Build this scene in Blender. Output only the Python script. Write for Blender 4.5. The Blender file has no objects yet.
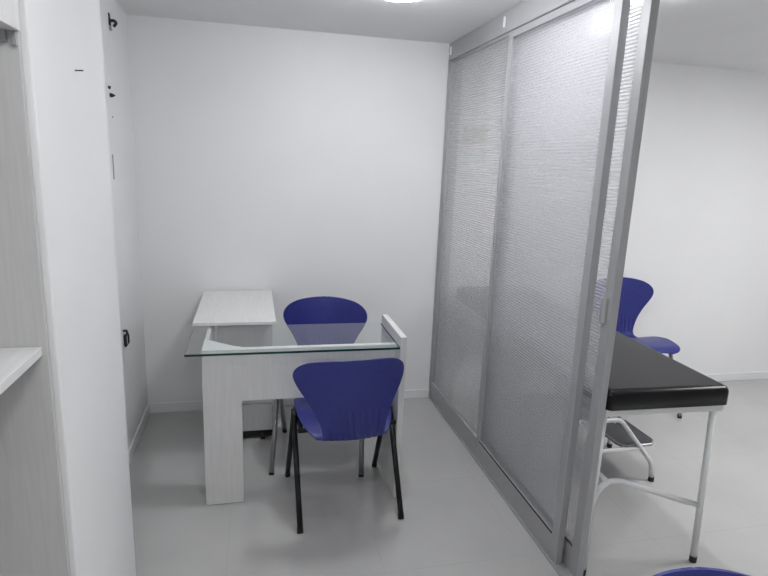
import bpy, bmesh, math, random
from mathutils import Vector, Matrix
random.seed(4)
C = bpy.context.scene.collection
SC = bpy.context.scene

# ------------------------------------------------------------------ camera
F_PX, YAW, PITCH, ROLL, CAM_H = 565.96, .2308, .2186, .0406, 1.56
cy, sy, cp, sp = math.cos(YAW), math.sin(YAW), math.cos(PITCH), math.sin(PITCH)
fwd = Vector((sy*cp, cy*cp, -sp)); r0 = Vector((cy, -sy, 0)); u0 = r0.cross(fwd)
rgt = r0*math.cos(ROLL) + u0*math.sin(ROLL); up = -r0*math.sin(ROLL) + u0*math.cos(ROLL)
cd = bpy.data.cameras.new('camera'); cam = bpy.data.objects.new('camera', cd); C.objects.link(cam)
cd.sensor_width = 36; cd.lens = F_PX/768*36; cd.clip_start = .02
M = Matrix((rgt, up, -fwd)).transposed().to_4x4(); M.translation = Vector((0, 0, CAM_H))
cam.matrix_world = M
SC.camera = cam

# ------------------------------------------------------------------ world, exposure
w = bpy.data.worlds.new('world'); SC.world = w; w.use_nodes = True
w.node_tree.nodes['Background'].inputs[0].default_value = (.8, .85, .95, 1)
w.node_tree.nodes['Background'].inputs[1].default_value = .3
vs = SC.view_settings
vs.view_transform = 'Standard'; vs.look = 'None'; vs.gamma = 1; vs.use_curve_mapping = False
vs.exposure = 0.0
LIGHT = dict(desk=17, front=10, tube=19, back=5.5, right=31)          # emission strengths of the lamp diffusers; front and back are added fill

# ------------------------------------------------------------------ room numbers (metres)
XL, XP, YB, ZC = -.643, 1.173, 3.46, 2.268
XR, YF, XLF = 4.2, -1.6, -1.0

# ------------------------------------------------------------------ material helpers
def mat(name, col=(.8, .8, .8), rough=.5, metal=0, spec=.5, coat=0):
    m = bpy.data.materials.new(name); m.use_nodes = True
    b = m.node_tree.nodes['Principled BSDF']
    b.inputs['Base Color'].default_value = (*col, 1); b.inputs['Roughness'].default_value = rough
    b.inputs['Metallic'].default_value = metal; b.inputs['Specular IOR Level'].default_value = spec
    b.inputs['Coat Weight'].default_value = coat
    return m
def nd(m, t, **kw):
    n = m.node_tree.nodes.new(t)
    for k, v in kw.items():
        if k in n.inputs: n.inputs[k].default_value = v
        else: setattr(n, k, v)
    return n
def ln(m, a, b): m.node_tree.links.new(a, b)
def objco(m, scale=(1, 1, 1)):
    t = nd(m, 'ShaderNodeTexCoord'); mp = nd(m, 'ShaderNodeMapping'); mp.inputs['Scale'].default_value = scale
    ln(m, t.outputs['Object'], mp.inputs['Vector']); return mp.outputs[0]
def ramp(m, fac, c0, c1, p0=0, p1=1):
    r = nd(m, 'ShaderNodeValToRGB'); e = r.color_ramp.elements
    e[0].position = p0; e[0].color = (*c0, 1); e[1].position = p1; e[1].color = (*c1, 1)
    ln(m, fac, r.inputs[0]); return r.outputs[0]
def noisy(name, c0, c1, scale=(1, 1, 1), nscale=6, rough=.5, bump=0, detail=4, spec=.5, coat=0, metal=0):
    m = mat(name, c0, rough, metal, spec, coat); b = m.node_tree.nodes['Principled BSDF']
    n = nd(m, 'ShaderNodeTexNoise', Scale=nscale, Detail=detail); ln(m, objco(m, scale), n.inputs['Vector'])
    ln(m, ramp(m, n.outputs[0], c0, c1, .3, .7), b.inputs['Base Color'])
    if bump:
        bp = nd(m, 'ShaderNodeBump', Strength=bump, Distance=.002); ln(m, n.outputs[0], bp.inputs['Height']); ln(m, bp.outputs[0], b.inputs['Normal'])
    return m

M_wall = noisy('wall_paint', (.81, .81, .81), (.83, .83, .83), nscale=3, rough=.55, spec=.3)
M_ceil = noisy('ceiling_paint', (.79, .79, .79), (.81, .81, .81), nscale=3, rough=.7, spec=.2)
M_base = mat('baseboard_gloss', (.78, .785, .79), .3)
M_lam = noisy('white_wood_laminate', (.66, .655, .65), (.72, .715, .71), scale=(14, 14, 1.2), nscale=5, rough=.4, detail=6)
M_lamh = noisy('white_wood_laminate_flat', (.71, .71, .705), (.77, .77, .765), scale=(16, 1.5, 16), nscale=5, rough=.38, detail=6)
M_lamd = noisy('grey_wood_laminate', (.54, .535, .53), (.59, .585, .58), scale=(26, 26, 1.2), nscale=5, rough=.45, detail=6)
M_edge = mat('laminate_edge', (.78, .78, .78), .4)
M_blue = noisy('blue_plastic', (.019, .026, .185), (.024, .031, .205), nscale=40, rough=.36, bump=.08)
M_black = mat('black_enamel', (.006, .006, .0065), .42, spec=.35)
M_rub = mat('black_rubber', (.015, .015, .015), .7)
M_chrome = mat('grey_metal', (.36, .36, .37), .32, .85)
M_alu = noisy('satin_aluminium', (.38, .38, .39), (.42, .42, .43), scale=(40, 40, 1), nscale=4, rough=.5, metal=.35)
M_whm = mat('white_enamel', (.72, .73, .73), .3)
M_vinyl = noisy('black_vinyl', (.004, .004, .0045), (.006, .006, .007), nscale=60, rough=.3, bump=.05, spec=.25)
M_mat = noisy('dark_rubber_tread', (.045, .045, .05), (.065, .065, .07), nscale=80, rough=.6, bump=.2)
M_grey = mat('grey_plastic', (.35, .35, .36), .45)
M_whp = mat('white_plastic', (.82, .82, .82), .35)
M_paper = noisy('pale_paper', (.50, .52, .42), (.58, .60, .50), nscale=12, rough=.7)

def make_floor_mat():
    m = mat('floor_tile', (.5, .5, .49), .2); b = m.node_tree.nodes['Principled BSDF']
    t = nd(m, 'ShaderNodeTexCoord'); s = nd(m, 'ShaderNodeSeparateXYZ'); ln(m, t.outputs['Object'], s.inputs[0])
    def grout(o, off):
        a = nd(m, 'ShaderNodeMath', operation='ADD'); a.inputs[1].default_value = off; ln(m, o, a.inputs[0])
        p = nd(m, 'ShaderNodeMath', operation='PINGPONG'); p.inputs[1].default_value = .3; ln(m, a.outputs[0], p.inputs[0])
        l = nd(m, 'ShaderNodeMath', operation='LESS_THAN'); l.inputs[1].default_value = .0016; ln(m, p.outputs[0], l.inputs[0])
        return l.outputs[0]
    gx = grout(s.outputs[0], .115); gy = grout(s.outputs[1], -.05 + .6)  
    mx = nd(m, 'ShaderNodeMath', operation='MAXIMUM'); ln(m, gx, mx.inputs[0]); ln(m, gy, mx.inputs[1])
    n = nd(m, 'ShaderNodeTexNoise', Scale=2.2, Detail=5); ln(m, t.outputs['Object'], n.inputs['Vector'])
    base = ramp(m, n.outputs[0], (.44, .435, .425), (.49, .485, .475), .3, .7)
    mix = nd(m, 'ShaderNodeMix', data_type='RGBA'); ln(m, mx.outputs[0], mix.inputs[0]); ln(m, base, mix.inputs[6]); mix.inputs[7].default_value = (.425, .42, .41, 1)
    ln(m, mix.outputs[2], b.inputs['Base Color'])
    rr = nd(m, 'ShaderNodeMapRange'); ln(m, n.outputs[0], rr.inputs[0]); rr.inputs[3].default_value = .12; rr.inputs[4].default_value = .20
    ln(m, rr.outputs[0], b.inputs['Roughness'])
    return m
M_floor = make_floor_mat()

def front_fresnel(m, ior):
    # mirror share of a pane: on the side light enters by only
    fr = nd(m, 'ShaderNodeFresnel', IOR=ior); g = nd(m, 'ShaderNodeNewGeometry')
    iv = nd(m, 'ShaderNodeMath', operation='SUBTRACT'); iv.inputs[0].default_value = 1; ln(m, g.outputs['Backfacing'], iv.inputs[1])
    mu = nd(m, 'ShaderNodeMath', operation='MULTIPLY'); ln(m, fr.outputs[0], mu.inputs[0]); ln(m, iv.outputs[0], mu.inputs[1])
    return mu.outputs[0]
def make_glass():
    m = bpy.data.materials.new('clear_desk_glass'); m.use_nodes = True; nt = m.node_tree; nt.nodes.remove(nt.nodes['Principled BSDF'])
    tr = nd(m, 'ShaderNodeBsdfTransparent', Color=(.965, .985, .978, 1)); gl = nd(m, 'ShaderNodeBsdfGlossy', Roughness=.02)
    gl.inputs['Color'].default_value = (1, 1, 1, 1)
    fr = front_fresnel(m, 1.45); mx = nd(m, 'ShaderNodeMixShader')
    ln(m, fr, mx.inputs[0]); ln(m, tr.outputs[0], mx.inputs[1]); ln(m, gl.outputs[0], mx.inputs[2])
    ln(m, mx.outputs[0], nt.nodes['Material Output'].inputs[0]); return m
M_glass = make_glass()
M_gedge = mat('green_glass_edge', (.004, .05, .038), .12)

def make_sheet():
    # twin-wall polycarbonate: clear flutes between milky ribs, the ribs running across the panel
    m = bpy.data.materials.new('fluted_polycarbonate'); m.use_nodes = True; nt = m.node_tree; nt.nodes.remove(nt.nodes['Principled BSDF'])
    t = nd(m, 'ShaderNodeTexCoord'); s = nd(m, 'ShaderNodeSeparateXYZ'); ln(m, t.outputs['Object'], s.inputs[0])
    k = nd(m, 'ShaderNodeMath', operation='MULTIPLY'); k.inputs[1].default_value = 2*math.pi/.0125; ln(m, s.outputs[2], k.inputs[0])
    sn = nd(m, 'ShaderNodeMath', operation='SINE'); ln(m, k.outputs[0], sn.inputs[0])
    bp = nd(m, 'ShaderNodeBump', Distance=.0015); ln(m, sn.outputs[0], bp.inputs['Height'])
    ge = nd(m, 'ShaderNodeNewGeometry'); iv = nd(m, 'ShaderNodeMath', operation='SUBTRACT'); iv.inputs[0].default_value = 1; ln(m, ge.outputs['Backfacing'], iv.inputs[1]); ln(m, iv.outputs[0], bp.inputs['Strength'])
    rib = nd(m, 'ShaderNodeMapRange'); ln(m, sn.outputs[0], rib.inputs[0])
    rib.inputs[1].default_value = -.35; rib.inputs[2].default_value = .35; rib.inputs[3].default_value = .17; rib.inputs[4].default_value = .38
    tr = nd(m, 'ShaderNodeBsdfTransparent', Color=(.9, .9, .91, 1))
    rf = nd(m, 'ShaderNodeBsdfRefraction', IOR=1.42, Roughness=.05); rf.inputs['Color'].default_value = (.92, .92, .93, 1); ln(m, bp.outputs[0], rf.inputs['Normal'])
    cl = nd(m, 'ShaderNodeMixShader'); cl.inputs[0].default_value = .10; ln(m, tr.outputs[0], cl.inputs[1]); ln(m, rf.outputs[0], cl.inputs[2])
    df = nd(m, 'ShaderNodeBsdfDiffuse', Color=(.72, .72, .735, 1)); tl = nd(m, 'ShaderNodeBsdfTranslucent', Color=(.84, .84, .855, 1))
    mk = nd(m, 'ShaderNodeMixShader'); mk.inputs[0].default_value = .6; ln(m, df.outputs[0], mk.inputs[1]); ln(m, tl.outputs[0], mk.inputs[2])
    a = nd(m, 'ShaderNodeMixShader'); ln(m, rib.outputs[0], a.inputs[0]); ln(m, cl.outputs[0], a.inputs[1]); ln(m, mk.outputs[0], a.inputs[2])
    gl = nd(m, 'ShaderNodeBsdfGlossy', Roughness=.12); gl.inputs['Color'].default_value = (1, 1, 1, 1); ln(m, bp.outputs[0], gl.inputs['Normal'])
    fr = front_fresnel(m, 1.4); b = nd(m, 'ShaderNodeMixShader'); ln(m, fr, b.inputs[0]); ln(m, a.outputs[0], b.inputs[1]); ln(m, gl.outputs[0], b.inputs[2])
    ln(m, b.outputs[0], nt.nodes['Material Output'].inputs[0]); return m
M_sheet = make_sheet()

def emit(name, col, strength):
    m = bpy.data.materials.new(name); m.use_nodes = True; nt = m.node_tree; nt.nodes.remove(nt.nodes['Principled BSDF'])
    e = nd(m, 'ShaderNodeEmission', Strength=strength); e.inputs['Color'].default_value = (*col, 1)
    ln(m, e.outputs[0], nt.nodes['Material Output'].inputs[0]); return m

# ------------------------------------------------------------------ mesh helpers
class MB:
    """collects shapes for ONE mesh object"""
    def __init__(s): s.bm = bmesh.new()
    def box(s, x0, x1, y0, y1, z0, z1, bev=0, seg=2):
        b = bmesh.new(); bmesh.ops.create_cube(b, size=1)
        for v in b.verts: v.co = Vector(((x0+x1)/2+v.co.x*(x1-x0), (y0+y1)/2+v.co.y*(y1-y0), (z0+z1)/2+v.co.z*(z1-z0)))
        if bev: bmesh.ops.bevel(b, geom=b.edges[:], offset=bev, segments=seg, affect='EDGES', profile=.5)
        return s._add(b)
    def prism(s, pts, z0, z1, bev=0):
        b = bmesh.new(); lo = [b.verts.new((x, y, z0)) for x, y in pts]; hi = [b.verts.new((x, y, z1)) for x, y in pts]
        b.faces.new(lo[::-1]); b.faces.new(hi); n = len(pts)
        for i in range(n): b.faces.new((lo[i], lo[(i+1) % n], hi[(i+1) % n], hi[i]))
        bmesh.ops.recalc_face_normals(b, faces=b.faces[:])
        if bev: bmesh.ops.bevel(b, geom=b.edges[:], offset=bev, segments=2, affect='EDGES')
        return s._add(b)
    def tube(s, pts, r, n=14, fillet=0, cap=True):
        P = [Vector(p) for p in pts]
        if fillet:
            Q = [P[0]]
            for i in range(1, len(P)-1):
                a, b, c = P[i-1], P[i], P[i+1]; d = min(fillet, (a-b).length*.49, (c-b).length*.49)
                p0 = b+(a-b).normalized()*d; p1 = b+(c-b).normalized()*d
                for k in range(9):
                    t = k/8; Q.append(p0*(1-t)**2 + b*2*t*(1-t) + p1*t*t)
            Q.append(P[-1]); P = Q
        rs = r if isinstance(r, (list, tuple)) else [r]*len(P)
        b = bmesh.new(); rings = []; nrm = None
        for i, p in enumerate(P):
            t = (P[min(i+1, len(P)-1)]-P[max(i-1, 0)]).normalized()
            if nrm is None: nrm = t.orthogonal().normalized()
            nrm = (nrm-t*nrm.dot(t)).normalized(); bi = t.cross(nrm)
            rings.append([b.verts.new(p+(nrm*math.cos(2*math.pi*k/n)+bi*math.sin(2*math.pi*k/n))*rs[i]) for k in range(n)])
        for A, B in zip(rings, rings[1:]):
            for k in range(n): b.faces.new((A[k], A[(k+1) % n], B[(k+1) % n], B[k]))
        if cap: b.faces.new(rings[0][::-1]); b.faces.new(rings[-1])
        for f in b.faces: f.smooth = len(f.verts) == 4
        bmesh.ops.recalc_face_normals(b, faces=b.faces[:])
        return s._add(b)
    def lathe(s, c, prof, n=32):
        b = bmesh.new(); rings = []
        for r, z in prof: rings.append([b.verts.new((c[0]+r*math.cos(2*math.pi*k/n), c[1]+r*math.sin(2*math.pi*k/n), c[2]+z)) for k in range(n)])
        for A, B in zip(rings, rings[1:]):
            for k in range(n): b.faces.new((A[k], A[(k+1) % n], B[(k+1) % n], B[k])).smooth = True
        b.faces.new(rings[0][::-1]); b.faces.new(rings[-1]); bmesh.ops.recalc_face_normals(b, faces=b.faces[:])
        return s._add(b)
    def _add(s, b):
        me = bpy.data.meshes.new('tmp'); b.to_mesh(me); b.free(); s.bm.from_mesh(me); bpy.data.meshes.remove(me); return s
    def build(s, name, m, parent=None, smooth=False):
        me = bpy.data.meshes.new(name); 
        if smooth:
            for f in s.bm.faces: f.smooth = True
        s.bm.to_mesh(me); s.bm.free()
        me.materials.append(m)
        o = bpy.data.objects.new(name, me); C.objects.link(o)
        if parent:
            o.parent = parent
        return o
def tag(o, label=None, cat=None, group=None, kind=None):
    for k, v in (('label', label), ('category', cat), ('group', group), ('kind', kind)):
        if v: o[k] = v
    return o
def thing(name, label, cat, loc=(0, 0, 0), rz=0, group=None):
    o = bpy.data.objects.new(name, None); C.objects.link(o); o.empty_display_size = .1
    o.location = loc; o.rotation_euler = (0, 0, rz); return tag(o, label, cat, group)
def struct(name, mb, m): return tag(mb.build(name, m), kind='structure')
def world_parts(root):
    """the children of a thing were modelled in world metres: shift their meshes to the thing's base"""
    for ch in root.children_recursive:
        if ch.type == 'MESH' and not ch.get('_s'):
            ch.data.transform(Matrix.Translation(-Vector(root.location))); 

# ------------------------------------------------------------------ the setting
struct('floor', MB().box(XLF-.1, XR+.1, YF-.1, YB+.1, -.08, 0), M_floor)
struct('ceiling', MB().box(XLF-.1, XR+.1, YF-.1, YB+.1, ZC, ZC+.08), M_ceil)
struct('wall_back', MB().box(XLF-.1, XR+.1, YB, YB+.1, 0, ZC), M_wall)
struct('wall_left', MB().box(XLF-.1, XL, 1.918, YB, 0, ZC), M_wall)
struct('wall_pillar', MB().box(XLF-.1, -.427, 1.323, 1.918, 0, ZC, .004), M_wall)
struct('wall_side', MB().box(XLF-.1, XLF, YF, 1.323, 0, ZC), M_wall)
struct('wall_right', MB().box(XR, XR+.1, YF, YB, 0, ZC), M_wall)
struct('wall_front', MB().box(XLF-.1, XR+.1, YF-.1, YF, 0, ZC), M_wall)
struct('baseboard_back', MB().box(XL, 1.155, YB-.012, YB, 0, .062, .003).box(1.245, XR, YB-.012, YB, 0, .062, .003), M_base)
struct('baseboard_left', MB().box(XL, XL+.012, 1.919, YB-.012, 0, .062, .003), M_base)
struct('baseboard_right', MB().box(XR-.012, XR, YF, YB-.012, 0, .062, .003), M_base)

# ------------------------------------------------------------------ ceiling lamps and added fill lamps
def round_lamp(x, y, r, strength, label):
    t = thing('ceiling_light', label, 'ceiling light', (x, y, ZC))
    MB().lathe((0, 0, 0), [(r-.006, 0), (r-.004, -.008), (r-.012, -.009), (r-.02, 0)]).build('rim', M_whp, t)
    MB().lathe((0, 0, 0), [(r, -.009), (r, -.044), (r-.012, -.056), (r-.035, -.064), (.02, -.068)]).build('diffuser', emit('cool_diffuser', (.955, .975, 1), strength), t)
def tube_lamp(x0, x1, y0, y1, strength, label, group=None):
    t = thing('ceiling_light', label, 'ceiling light', ((x0+x1)/2, (y0+y1)/2, ZC), 0, group)
    w_, l_ = (x1-x0)/2, (y1-y0)/2
    MB().box(-w_, w_, -l_, l_, -.018, 0, .003).build('housing', M_whp, t)
    MB().box(-w_+.008, w_-.008, -l_+.008, l_-.008, -.034, -.0175, .006).build('diffuser', emit('white_diffuser', (.98, .985, 1), strength), t)
round_lamp(.575, 2.37, .12, LIGHT['desk']*4, 'round white ceiling light glowing above the glass desk')
round_lamp(.15, .75, .12, LIGHT['front']*4, 'added round fill light on the ceiling above the camera, unseen')  # fill lamp added out of view to brighten the left side
tube_lamp(1.500, 1.590, 1.66, 2.26, LIGHT['tube']*4, 'narrow white ceiling light glowing through the top of the fluted partition')
tube_lamp(-.4, .5, -1.2, -.3, LIGHT['back'], 'large fill light panel added on the ceiling behind the camera, unseen')  # unseen fill panel, added to lift the overall light
tube_lamp(2.9, 3.5, 1.35, 1.95, LIGHT['right'], 'square white ceiling light panel over the open floor right of the exam table')

# ------------------------------------------------------------------ sliding partition
def panel(label, x0, x1, y0, y1, z0, z1, st0, st1, rail_b, rail_t, rod=None):
    t = thing('sliding_panel', label, 'sliding panel', ((x0+x1)/2, (y0+y1)/2, z0))
    L = []
    L.append(MB().box(x0, x1, y0, y0+st0, z0, z1, .002).build('stile', M_alu, t))
    L.append(MB().box(x0, x1, y1-st1, y1, z0, z1, .002).build('stile', M_alu, t))
    L.append(MB().box(x0+.001, x1-.001, y0+st0-.001, y1-st1+.001, z0, z0+rail_b, .002).build('bottom_rail', M_alu, t))
    L.append(MB().box(x0+.001, x1-.001, y0+st0-.001, y1-st1+.001, z1-rail_t, z1, .002).build('top_rail', M_alu, t))
    xm = (x0+x1)/2
    L.append(MB().box(xm-.003, xm+.003, y0+st0-.006, y1-st1+.006, z0+rail_b-.006, z1-rail_t+.006).build('fluted_sheet', M_sheet, t))
    tag(L[-1], 'milky fluted plastic sheet')
    if rod != 0: MB().box(x0-.0004, x0+.002, y0+st0+.004, y1-st1-.004, z0+rail_b-.003, z0+rail_b+.004).build('groove_shade', M_rub, t)  # black strip standing in for the shaded groove above the bottom rail
    if rod: L.append(rod(t))
    world_parts(t); return t
ZT = 2.172
panel('fixed fluted panel of the partition, next to the back wall', 1.165, 1.195, 2.621, 3.445, .012, ZT, .008, .014, .108, .012, 0)
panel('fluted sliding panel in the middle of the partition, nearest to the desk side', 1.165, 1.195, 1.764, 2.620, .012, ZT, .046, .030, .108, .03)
def pull(t):
    o = MB().box(1.198, 1.206, 1.696, 1.732, 1.032, 1.128, .003).box(1.195, 1.199, 1.722, 1.728, 1.04, 1.12, .001).build('handle', M_grey, t)
    return tag(o, 'recessed grey finger pull')
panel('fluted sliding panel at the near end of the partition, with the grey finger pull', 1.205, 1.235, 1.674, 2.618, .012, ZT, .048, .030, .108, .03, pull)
t = thing('partition_track', 'aluminium sliding track under the ceiling along the top of the partition', 'track', (1.2, 2.4, ZC))
MB().box(1.155, 1.245, .35, YB, ZT, ZC, .003).build('rail', M_alu, t)
for yy in (3.42, 2.665):
    tag(MB().box(1.149, 1.156, yy-.009, yy+.009, ZT+.026, ZC-.022, .003).build('clip', M_whp, t), 'small white plastic clip')
world_parts(t)
t = thing('floor_track', 'low aluminium floor track under the fluted partition', 'track', (1.2, 2.5, 0))
MB().box(1.157, 1.245, 1.69, YB-.002, 0, .011, .002).build('rail', M_alu, t); world_parts(t)
t = thing('wall_jamb', 'slim aluminium jamb where the partition meets the back wall', 'jamb', (1.2, YB, 0))
MB().box(1.155, 1.245, YB-.014, YB, .012, ZT, .002).build('post', M_alu, t); world_parts(t)

# ------------------------------------------------------------------ chairs
def crom(rows, n):
    out = []; N = len(rows)-1
    for i in range(n+1):
        s = i/n*N; k = min(int(s), N-1); f = s-k
        p0, p1, p2, p3 = (rows[max(0, min(N, k+d))] for d in (-1, 0, 1, 2))
        out.append([.5*((2*b)+(-a+c)*f+(2*a-5*b+4*c-d)*f*f+(-a+3*b-3*c+d)*f**3) for a, b, c, d in zip(p0, p1, p2, p3)])
    return out
SEAT = [(.196, .424, .12), (.194, .431, .162), (.182, .441, .188), (.15, .450, .206), (.08, .452, .215), (0, .445, .217), (-.08, .432, .206), (-.14, .414, .182), (-.19, .400, .155), (-.225, .412, .137)]
BACK = [(-.225, .412, .137), (-.240, .442, .132), (-.249, .490, .137), (-.258, .55, .153), (-.267, .61, .176), (-.273, .65, .194), (-.279, .69, .207), (-.284, .72, .2095), (-.287, .745, .204), (-.290, .765, .190), (-.292, .780, .170), (-.294, .790, .146), (-.295, .7965, .116), (-.296, .8015, .078), (-.296, .804, .035), (-.296, .8045, .004)]
def shell(name, rows, nv, back, wk, zk, parent, lean=0):
    nu = 56; b = bmesh.new(); grid = []
    for (y, z, w_) in crom(rows, nv):
        row = []
        for i in range(nu+1):
            u = -1+2*i/nu; x = u*w_
            if back:
                h = min(1, max(0, (z-.42)/.3)); curl = (.045+.042*h)*(x/.21)**2
                rib = .0045*math.cos(x*2*math.pi/.027)*max(0, 1-abs(z-.47)/.10)*min(1, (1-abs(u))/.12)
                zz = z if z < .446 else .446+(z-.446)*zk
                x = x*(1+(wk-1)*h)+lean*h
                row.append(b.verts.new((x, y+curl+rib, zz)))
            else:
                d = max(0, min(1, (-y-.05)/.172)); f = max(0, min(1, (y-.02)/.2))
                row.append(b.verts.new((x, y+.019*u*u*max(0, (d-.6)/.4), z+.010*u*u*(1-f)*(1-.6*d)-.012*f*u**4)))
        grid.append(row)
    for A, B in zip(grid, grid[1:]):
        for i in range(nu): b.faces.new((A[i], A[i+1], B[i+1], B[i])).smooth = True
    bmesh.ops.recalc_face_normals(b, faces=b.faces[:])
    me = bpy.data.meshes.new(name); b.to_mesh(me); b.free(); me.materials.append(M_blue)
    o = bpy.data.objects.new(name, me); C.objects.link(o); o.parent = parent
    sm = o.modifiers.new('thickness', 'SOLIDIFY'); sm.thickness = .007; sm.offset = 0
    bv = o.modifiers.new('soft_rim', 'BEVEL'); bv.width = .002; bv.segments = 2; bv.limit_method = 'ANGLE'; bv.angle_limit = 1.0
    return o
def chair(label, x, y, rz, m_leg, wk=1.0, zk=1.0, lean=0):
    t = thing('plastic_chair', label, 'chair', (x, y, 0), rz, 'blue plastic chairs')
    shell('seat', SEAT, 44, False, wk, zk, t); shell('backrest', BACK, 70, True, wk, zk, t, lean)
    fr = MB()
    for s in (-1, 1): fr.tube([(s*.205, -.085, .407), (s*.205, .12, .418)], .010)
    for yy in (-.10, .11): fr.tube([(-.222, yy, .409), (.222, yy, .409)], .010)
    fr.build('seat_frame', m_leg, t)
    for s in (-1, 1):
        for yf, yt in ((-.23, .012), (.232, .045)):
            lg = MB().tube([(s*.226, yf, .012), (s*(.226 if yf < 0 else .220), yt, .436 if yf < 0 else .428)], .0125).build('leg', m_leg, t)
            MB().tube([(s*.2262, yf*1.0, 0), (s*.2259, yf+(yt-yf)*.05, .022)], .0135).build('foot_cap', M_rub, lg)
        MB().box(s*.222-.011, s*.222+.011, .000, .055, .416, .446, .006).build('bracket', M_rub, t)
    return t
chair('blue plastic chair with black legs, its back turned, in front of the glass desk', .393, 2.388, math.radians(3.4), M_black, 1.12, .955, -.022)
chair('blue plastic chair with grey metal legs, facing out from behind the glass desk', .342, 2.815, math.radians(180-11.3), M_chrome, 1.10, 1.0)
chair('blue plastic chair standing by the back wall beyond the black exam table', 2.485, 3.145, math.radians(180), M_chrome, 1.14, 1.0).scale = (1, 1, 1.04)
chair('blue plastic chair in the lower right corner, only the top of its back showing', .835, .545, math.radians(172), M_chrome, 1.1, .905)

# ------------------------------------------------------------------ desk
t = thing('desk', 'white laminate desk with a clear glass top and a raised right side', 'desk', (.2, 2.5, 0))
tag(MB().prism([(-.224, 2.412), (-.058, 2.412), (-.058, 2.452), (-.085, 2.462), (-.224, 2.58)], 0.002, .742, .0015).build('leg', M_lam, t), 'wide left leg')
tag(MB().box(.636, .664, 2.334, 2.726, .002, .800, .0015).build('side_panel', M_lam, t), 'right side panel rising above the glass')
MB().box(-.059, .637, 2.414, 2.444, .502, .742, .001).build('modesty_panel', M_lam, t)
MB().box(-.222, -.204, 2.56, 3.02, .68, .740, .001).build('apron', M_lam, t)
g = MB().box(-.285, .6355, 2.340, 2.742, .7420, .7520).build('glass_top', M_glass, t)
g.data.materials.append(M_gedge)
for p in g.data.polygons:
    if abs(p.normal.z) < .5 and p.normal.y < .5: p.material_index = 1
tag(g, 'clear glass top with dark green edges')
world_parts(t)

t = thing('side_cabinet', 'white laminate cabinet on castors at the left end of the desk, by the wall corner', 'cabinet', (-.1, 3.2, 0))
tag(MB().box(-.292, .103, 2.752, 3.442, .752, .768, .001).build('top', M_lamh, t), 'overhanging white top')
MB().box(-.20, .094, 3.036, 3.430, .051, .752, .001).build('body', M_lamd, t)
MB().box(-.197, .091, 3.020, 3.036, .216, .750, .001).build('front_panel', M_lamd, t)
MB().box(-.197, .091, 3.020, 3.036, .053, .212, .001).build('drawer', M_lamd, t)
MB().box(-.20, .094, 3.026, 3.430, .014, .051, .001).build('plinth', M_rub, t)
for xx in (-.16, .040):
    for yy in (3.02, 3.38):
        cs = MB().tube([(xx-.009, yy, .020), (xx+.009, yy, .020)], .020, 18).box(xx-.004, xx+.004, yy-.006, yy+.006, .02, .052).build('castor', M_rub, t)
world_parts(t)

# ------------------------------------------------------------------ exam table
t = thing('exam_table', 'exam table with a black vinyl cushion on a white tubular frame', 'exam table', (1.757, 1.697, 0))
def cushion():
    x0, x1, y0, y1, z0, z1 = 1.248, 1.764, 1.664, 3.430, .709, .783
    b = bmesh.new(); bmesh.ops.create_cube(b, size=1)
    for v in b.verts: v.co = Vector(((x0+x1)/2+v.co.x*(x1-x0), (y0+y1)/2+v.co.y*(y1-y0), (z0+z1)/2+v.co.z*(z1-z0)))
    vert = [e for e in b.edges if abs(e.verts[0].co.z-e.verts[1].co.z) > .02]
    bmesh.ops.bevel(b, geom=vert, offset=.022, segments=6, affect='EDGES', profile=.5)
    top = [e for e in b.edges if all(v.co.z > z1-.001 for v in e.verts)]
    bmesh.ops.bevel(b, geom=top, offset=.026, segments=7, affect='EDGES', profile=.5)
    for f in b.faces: f.smooth = abs(f.normal.z) < .999
    m = MB(); m._add(b); return m
cu = cushion().build('cushion', M_vinyl, t); tag(cu, 'black vinyl cushion')
fr = MB()
fr.box(1.250, 1.752, 1.678, 1.706, .678, .709, .003).box(1.250, 1.752, 3.41, 3.438, .678, .709, .003)
fr.box(1.250, 1.278, 1.706, 3.41, .678, .709, .003).box(1.724, 1.752, 1.706, 3.41, .678, .709, .003)
fr.build('top_frame', M_whm, t)
for (xa, xb) in ((1.254, 1.256), (1.757, 1.722)):
    for (ya, yb) in ((1.697, 1.693), (3.40, 3.42)):
        lg = MB().tube([(xa, ya, .014), (xb, yb, .680)], .0125).build('leg', M_whm, t)
        MB().tube([(xa, ya, 0), (xa, ya, .026)], .0145).build('foot_cap', M_rub, lg)
for ya in (1.697, 3.40):
    MB().tube([(1.255, ya, .22), (1.257, ya, .30), (1.274, ya, .365), (1.306, ya, .400), (1.36, ya, .400), (1.745, ya, .258)], .011, fillet=.04).build('crossbar', M_whm, t)
MB().tube([(1.306, 1.697, .402), (1.306, 3.40, .402)], .011).build('stretcher', M_whm, t)
world_parts(t)
t.rotation_euler = (0, 0, math.radians(-1.5))

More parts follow.
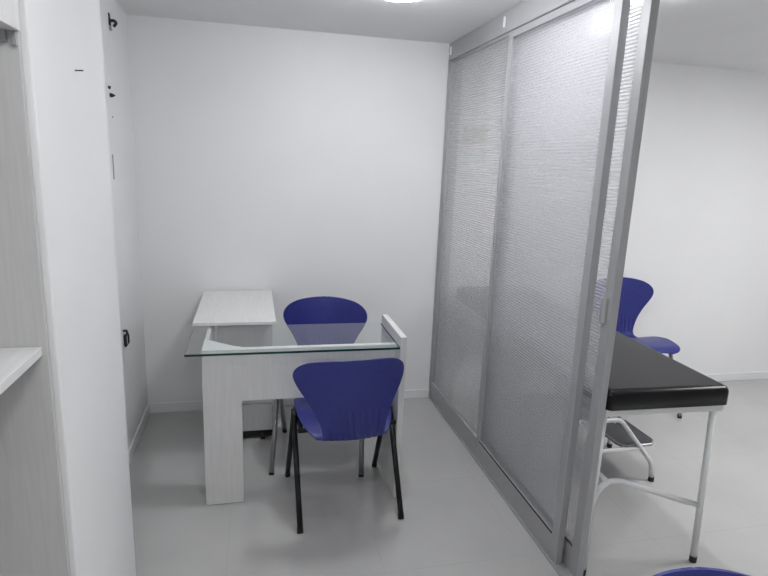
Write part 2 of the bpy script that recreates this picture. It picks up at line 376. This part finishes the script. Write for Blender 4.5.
# ------------------------------------------------------------------ step stool
t = thing('step_stool', 'two step footstool with dark treads and white tube frame beside the exam table', 'step stool', (1.8, 2.45, 0))
def tread(x0, x1, y0, y1, z, c=.035):
    pts = [(x0+c, y0), (x1-c, y0), (x1, y0+c), (x1, y1-c), (x1-c, y1), (x0+c, y1), (x0, y1-c), (x0, y0+c)]
    o = MB().prism(pts, z, z+.006, .002).build('tread', M_mat, t)
    rim = MB(); n = len(pts)
    loop = [(x, y, z-.003) for x, y in pts]
    rim.tube(loop+[loop[0], loop[1]], .008, 8, cap=False).build('rim', M_chrome, o)
tread(1.80, 2.012, 2.282, 2.575, .205); tread(1.47, 1.745, 2.282, 2.600, .362)
for yy in (2.27, 2.63):
    f = MB().tube([(1.998, yy, .012), (1.985, yy, .105), (1.905, yy, .198), (1.768, yy, .358), (1.47, yy, .358), (1.452, yy, .012)], .0115, fillet=.03)
    f = f.build('side_frame', M_whm, t)
    MB().tube([(1.915, yy, .193), (1.462, yy, .193)], .009).build('side_bar', M_whm, f)
    for xx in (1.998, 1.452): MB().tube([(xx, yy, 0), (xx, yy, .024)], .0145).build('foot_cap', M_rub, f)
for xx, zz in ((1.90, .198), (1.82, .192), (1.74, .347), (1.49, .347)):
    MB().tube([(xx, 2.27, zz), (xx, 2.63, zz)], .007).build('cross_rod', M_whm, t)
world_parts(t)

# ------------------------------------------------------------------ shelf unit at the left edge
t = thing('shelf_unit', 'pale wood grain shelf unit at the left edge, beside the white pillar', 'shelf unit', (-.75, 1.3, 0))
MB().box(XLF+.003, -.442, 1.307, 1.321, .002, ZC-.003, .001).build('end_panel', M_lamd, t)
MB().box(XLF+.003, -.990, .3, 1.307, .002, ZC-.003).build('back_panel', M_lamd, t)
MB().box(-.989, -.452, .3, 1.306, 1.119, 1.139, .001).build('shelf', M_lamh, t)
MB().box(-.989, -.436, .3, 1.306, 1.779, ZC-.004, .001).build('upper_cupboard', M_lam, t)
MB().box(-.450, -.443, 1.298, 1.3065, 1.752, 1.779, .001).build('bracket', M_grey, t)
MB().box(-.520, -.461, 1.296, 1.3065, 1.757, 1.779, .001).build('bracket', M_grey, t)  # grey block standing in for the cupboard's shadow on the end panel
world_parts(t)

# ------------------------------------------------------------------ small things on the walls
def small(name, mb, m, label, cat, group=None): return tag(mb.build(name, m), label, cat, group)
small('wall_notice', MB().box(1.283, 1.445, YB-.004, YB, 1.695, 1.798), M_paper, 'pale notice on the back wall, seen faintly through the fluted panel', 'notice')
small('nail', MB().tube([(-.430, 1.617, 1.751), (-.408, 1.617, 1.752)], .0016, 8), M_rub, 'small dark nail sticking out of the white pillar', 'nail')
X0 = XL
t = thing('wall_hook', 'dark ragged hook high on the left wall beside the pillar edge', 'hook', (X0, 3.04, 2.15))
MB().box(X0, X0+.006, 3.028, 3.052, 2.128, 2.165, .002).tube([(X0, 3.05, 2.15), (X0+.018, 3.06, 2.155), (X0+.026, 3.066, 2.145), (X0+.016, 3.058, 2.128)], .007, 8, fillet=.006).tube([(X0+.002, 3.03, 2.18), (X0+.004, 3.035, 2.165)], .004, 8).build('body', M_rub, t)
MB().tube([(X0+.004, 3.035, 2.125), (X0+.008, 3.037, 2.106)], .006, 8).build('loose_strap', M_grey, t)
world_parts(t)
small('wall_plug', MB().tube([(X0-.003, 2.944, 1.846), (X0+.010, 2.946, 1.843)], .007, 10), M_rub, 'upper of two black plugs on the left wall by the pillar edge', 'plug')
small('wall_plug', MB().tube([(X0-.003, 2.966, 1.813), (X0+.010, 2.968, 1.812), (X0+.020, 2.976, 1.813)], [.010, .009, .003], 10), M_rub, 'lower and larger of two black plugs on the left wall by the pillar edge', 'plug')
small('wall_screw', MB().tube([(X0-.003, 2.985, 1.716), (X0+.005, 2.985, 1.716)], .003, 8), M_grey, 'tiny screw on the left wall below the black plugs', 'screw')
small('cable_strip', MB().box(X0, X0+.004, 2.936, 2.941, 1.430, 1.545, .001), M_grey, 'thin grey strip running down the left wall below the black plugs', 'cable strip')
t = thing('cable_hook', 'black ring shaped hook low on the left wall, peeking past the pillar', 'hook', (X0, 2.955, .64))
MB().tube([(X0, 2.93, .685), (X0+.012, 2.950, .680), (X0+.016, 2.964, .650), (X0+.016, 2.964, .615), (X0+.004, 2.945, .598)], [.006]*5, 10).box(X0, X0+.014, 2.93, 2.958, .603, .662, .005).build('body', M_rub, t)
MB().box(X0+.0135, X0+.016, 2.937, 2.950, .613, .655, .001).build('inset', M_grey, t)
world_parts(t)
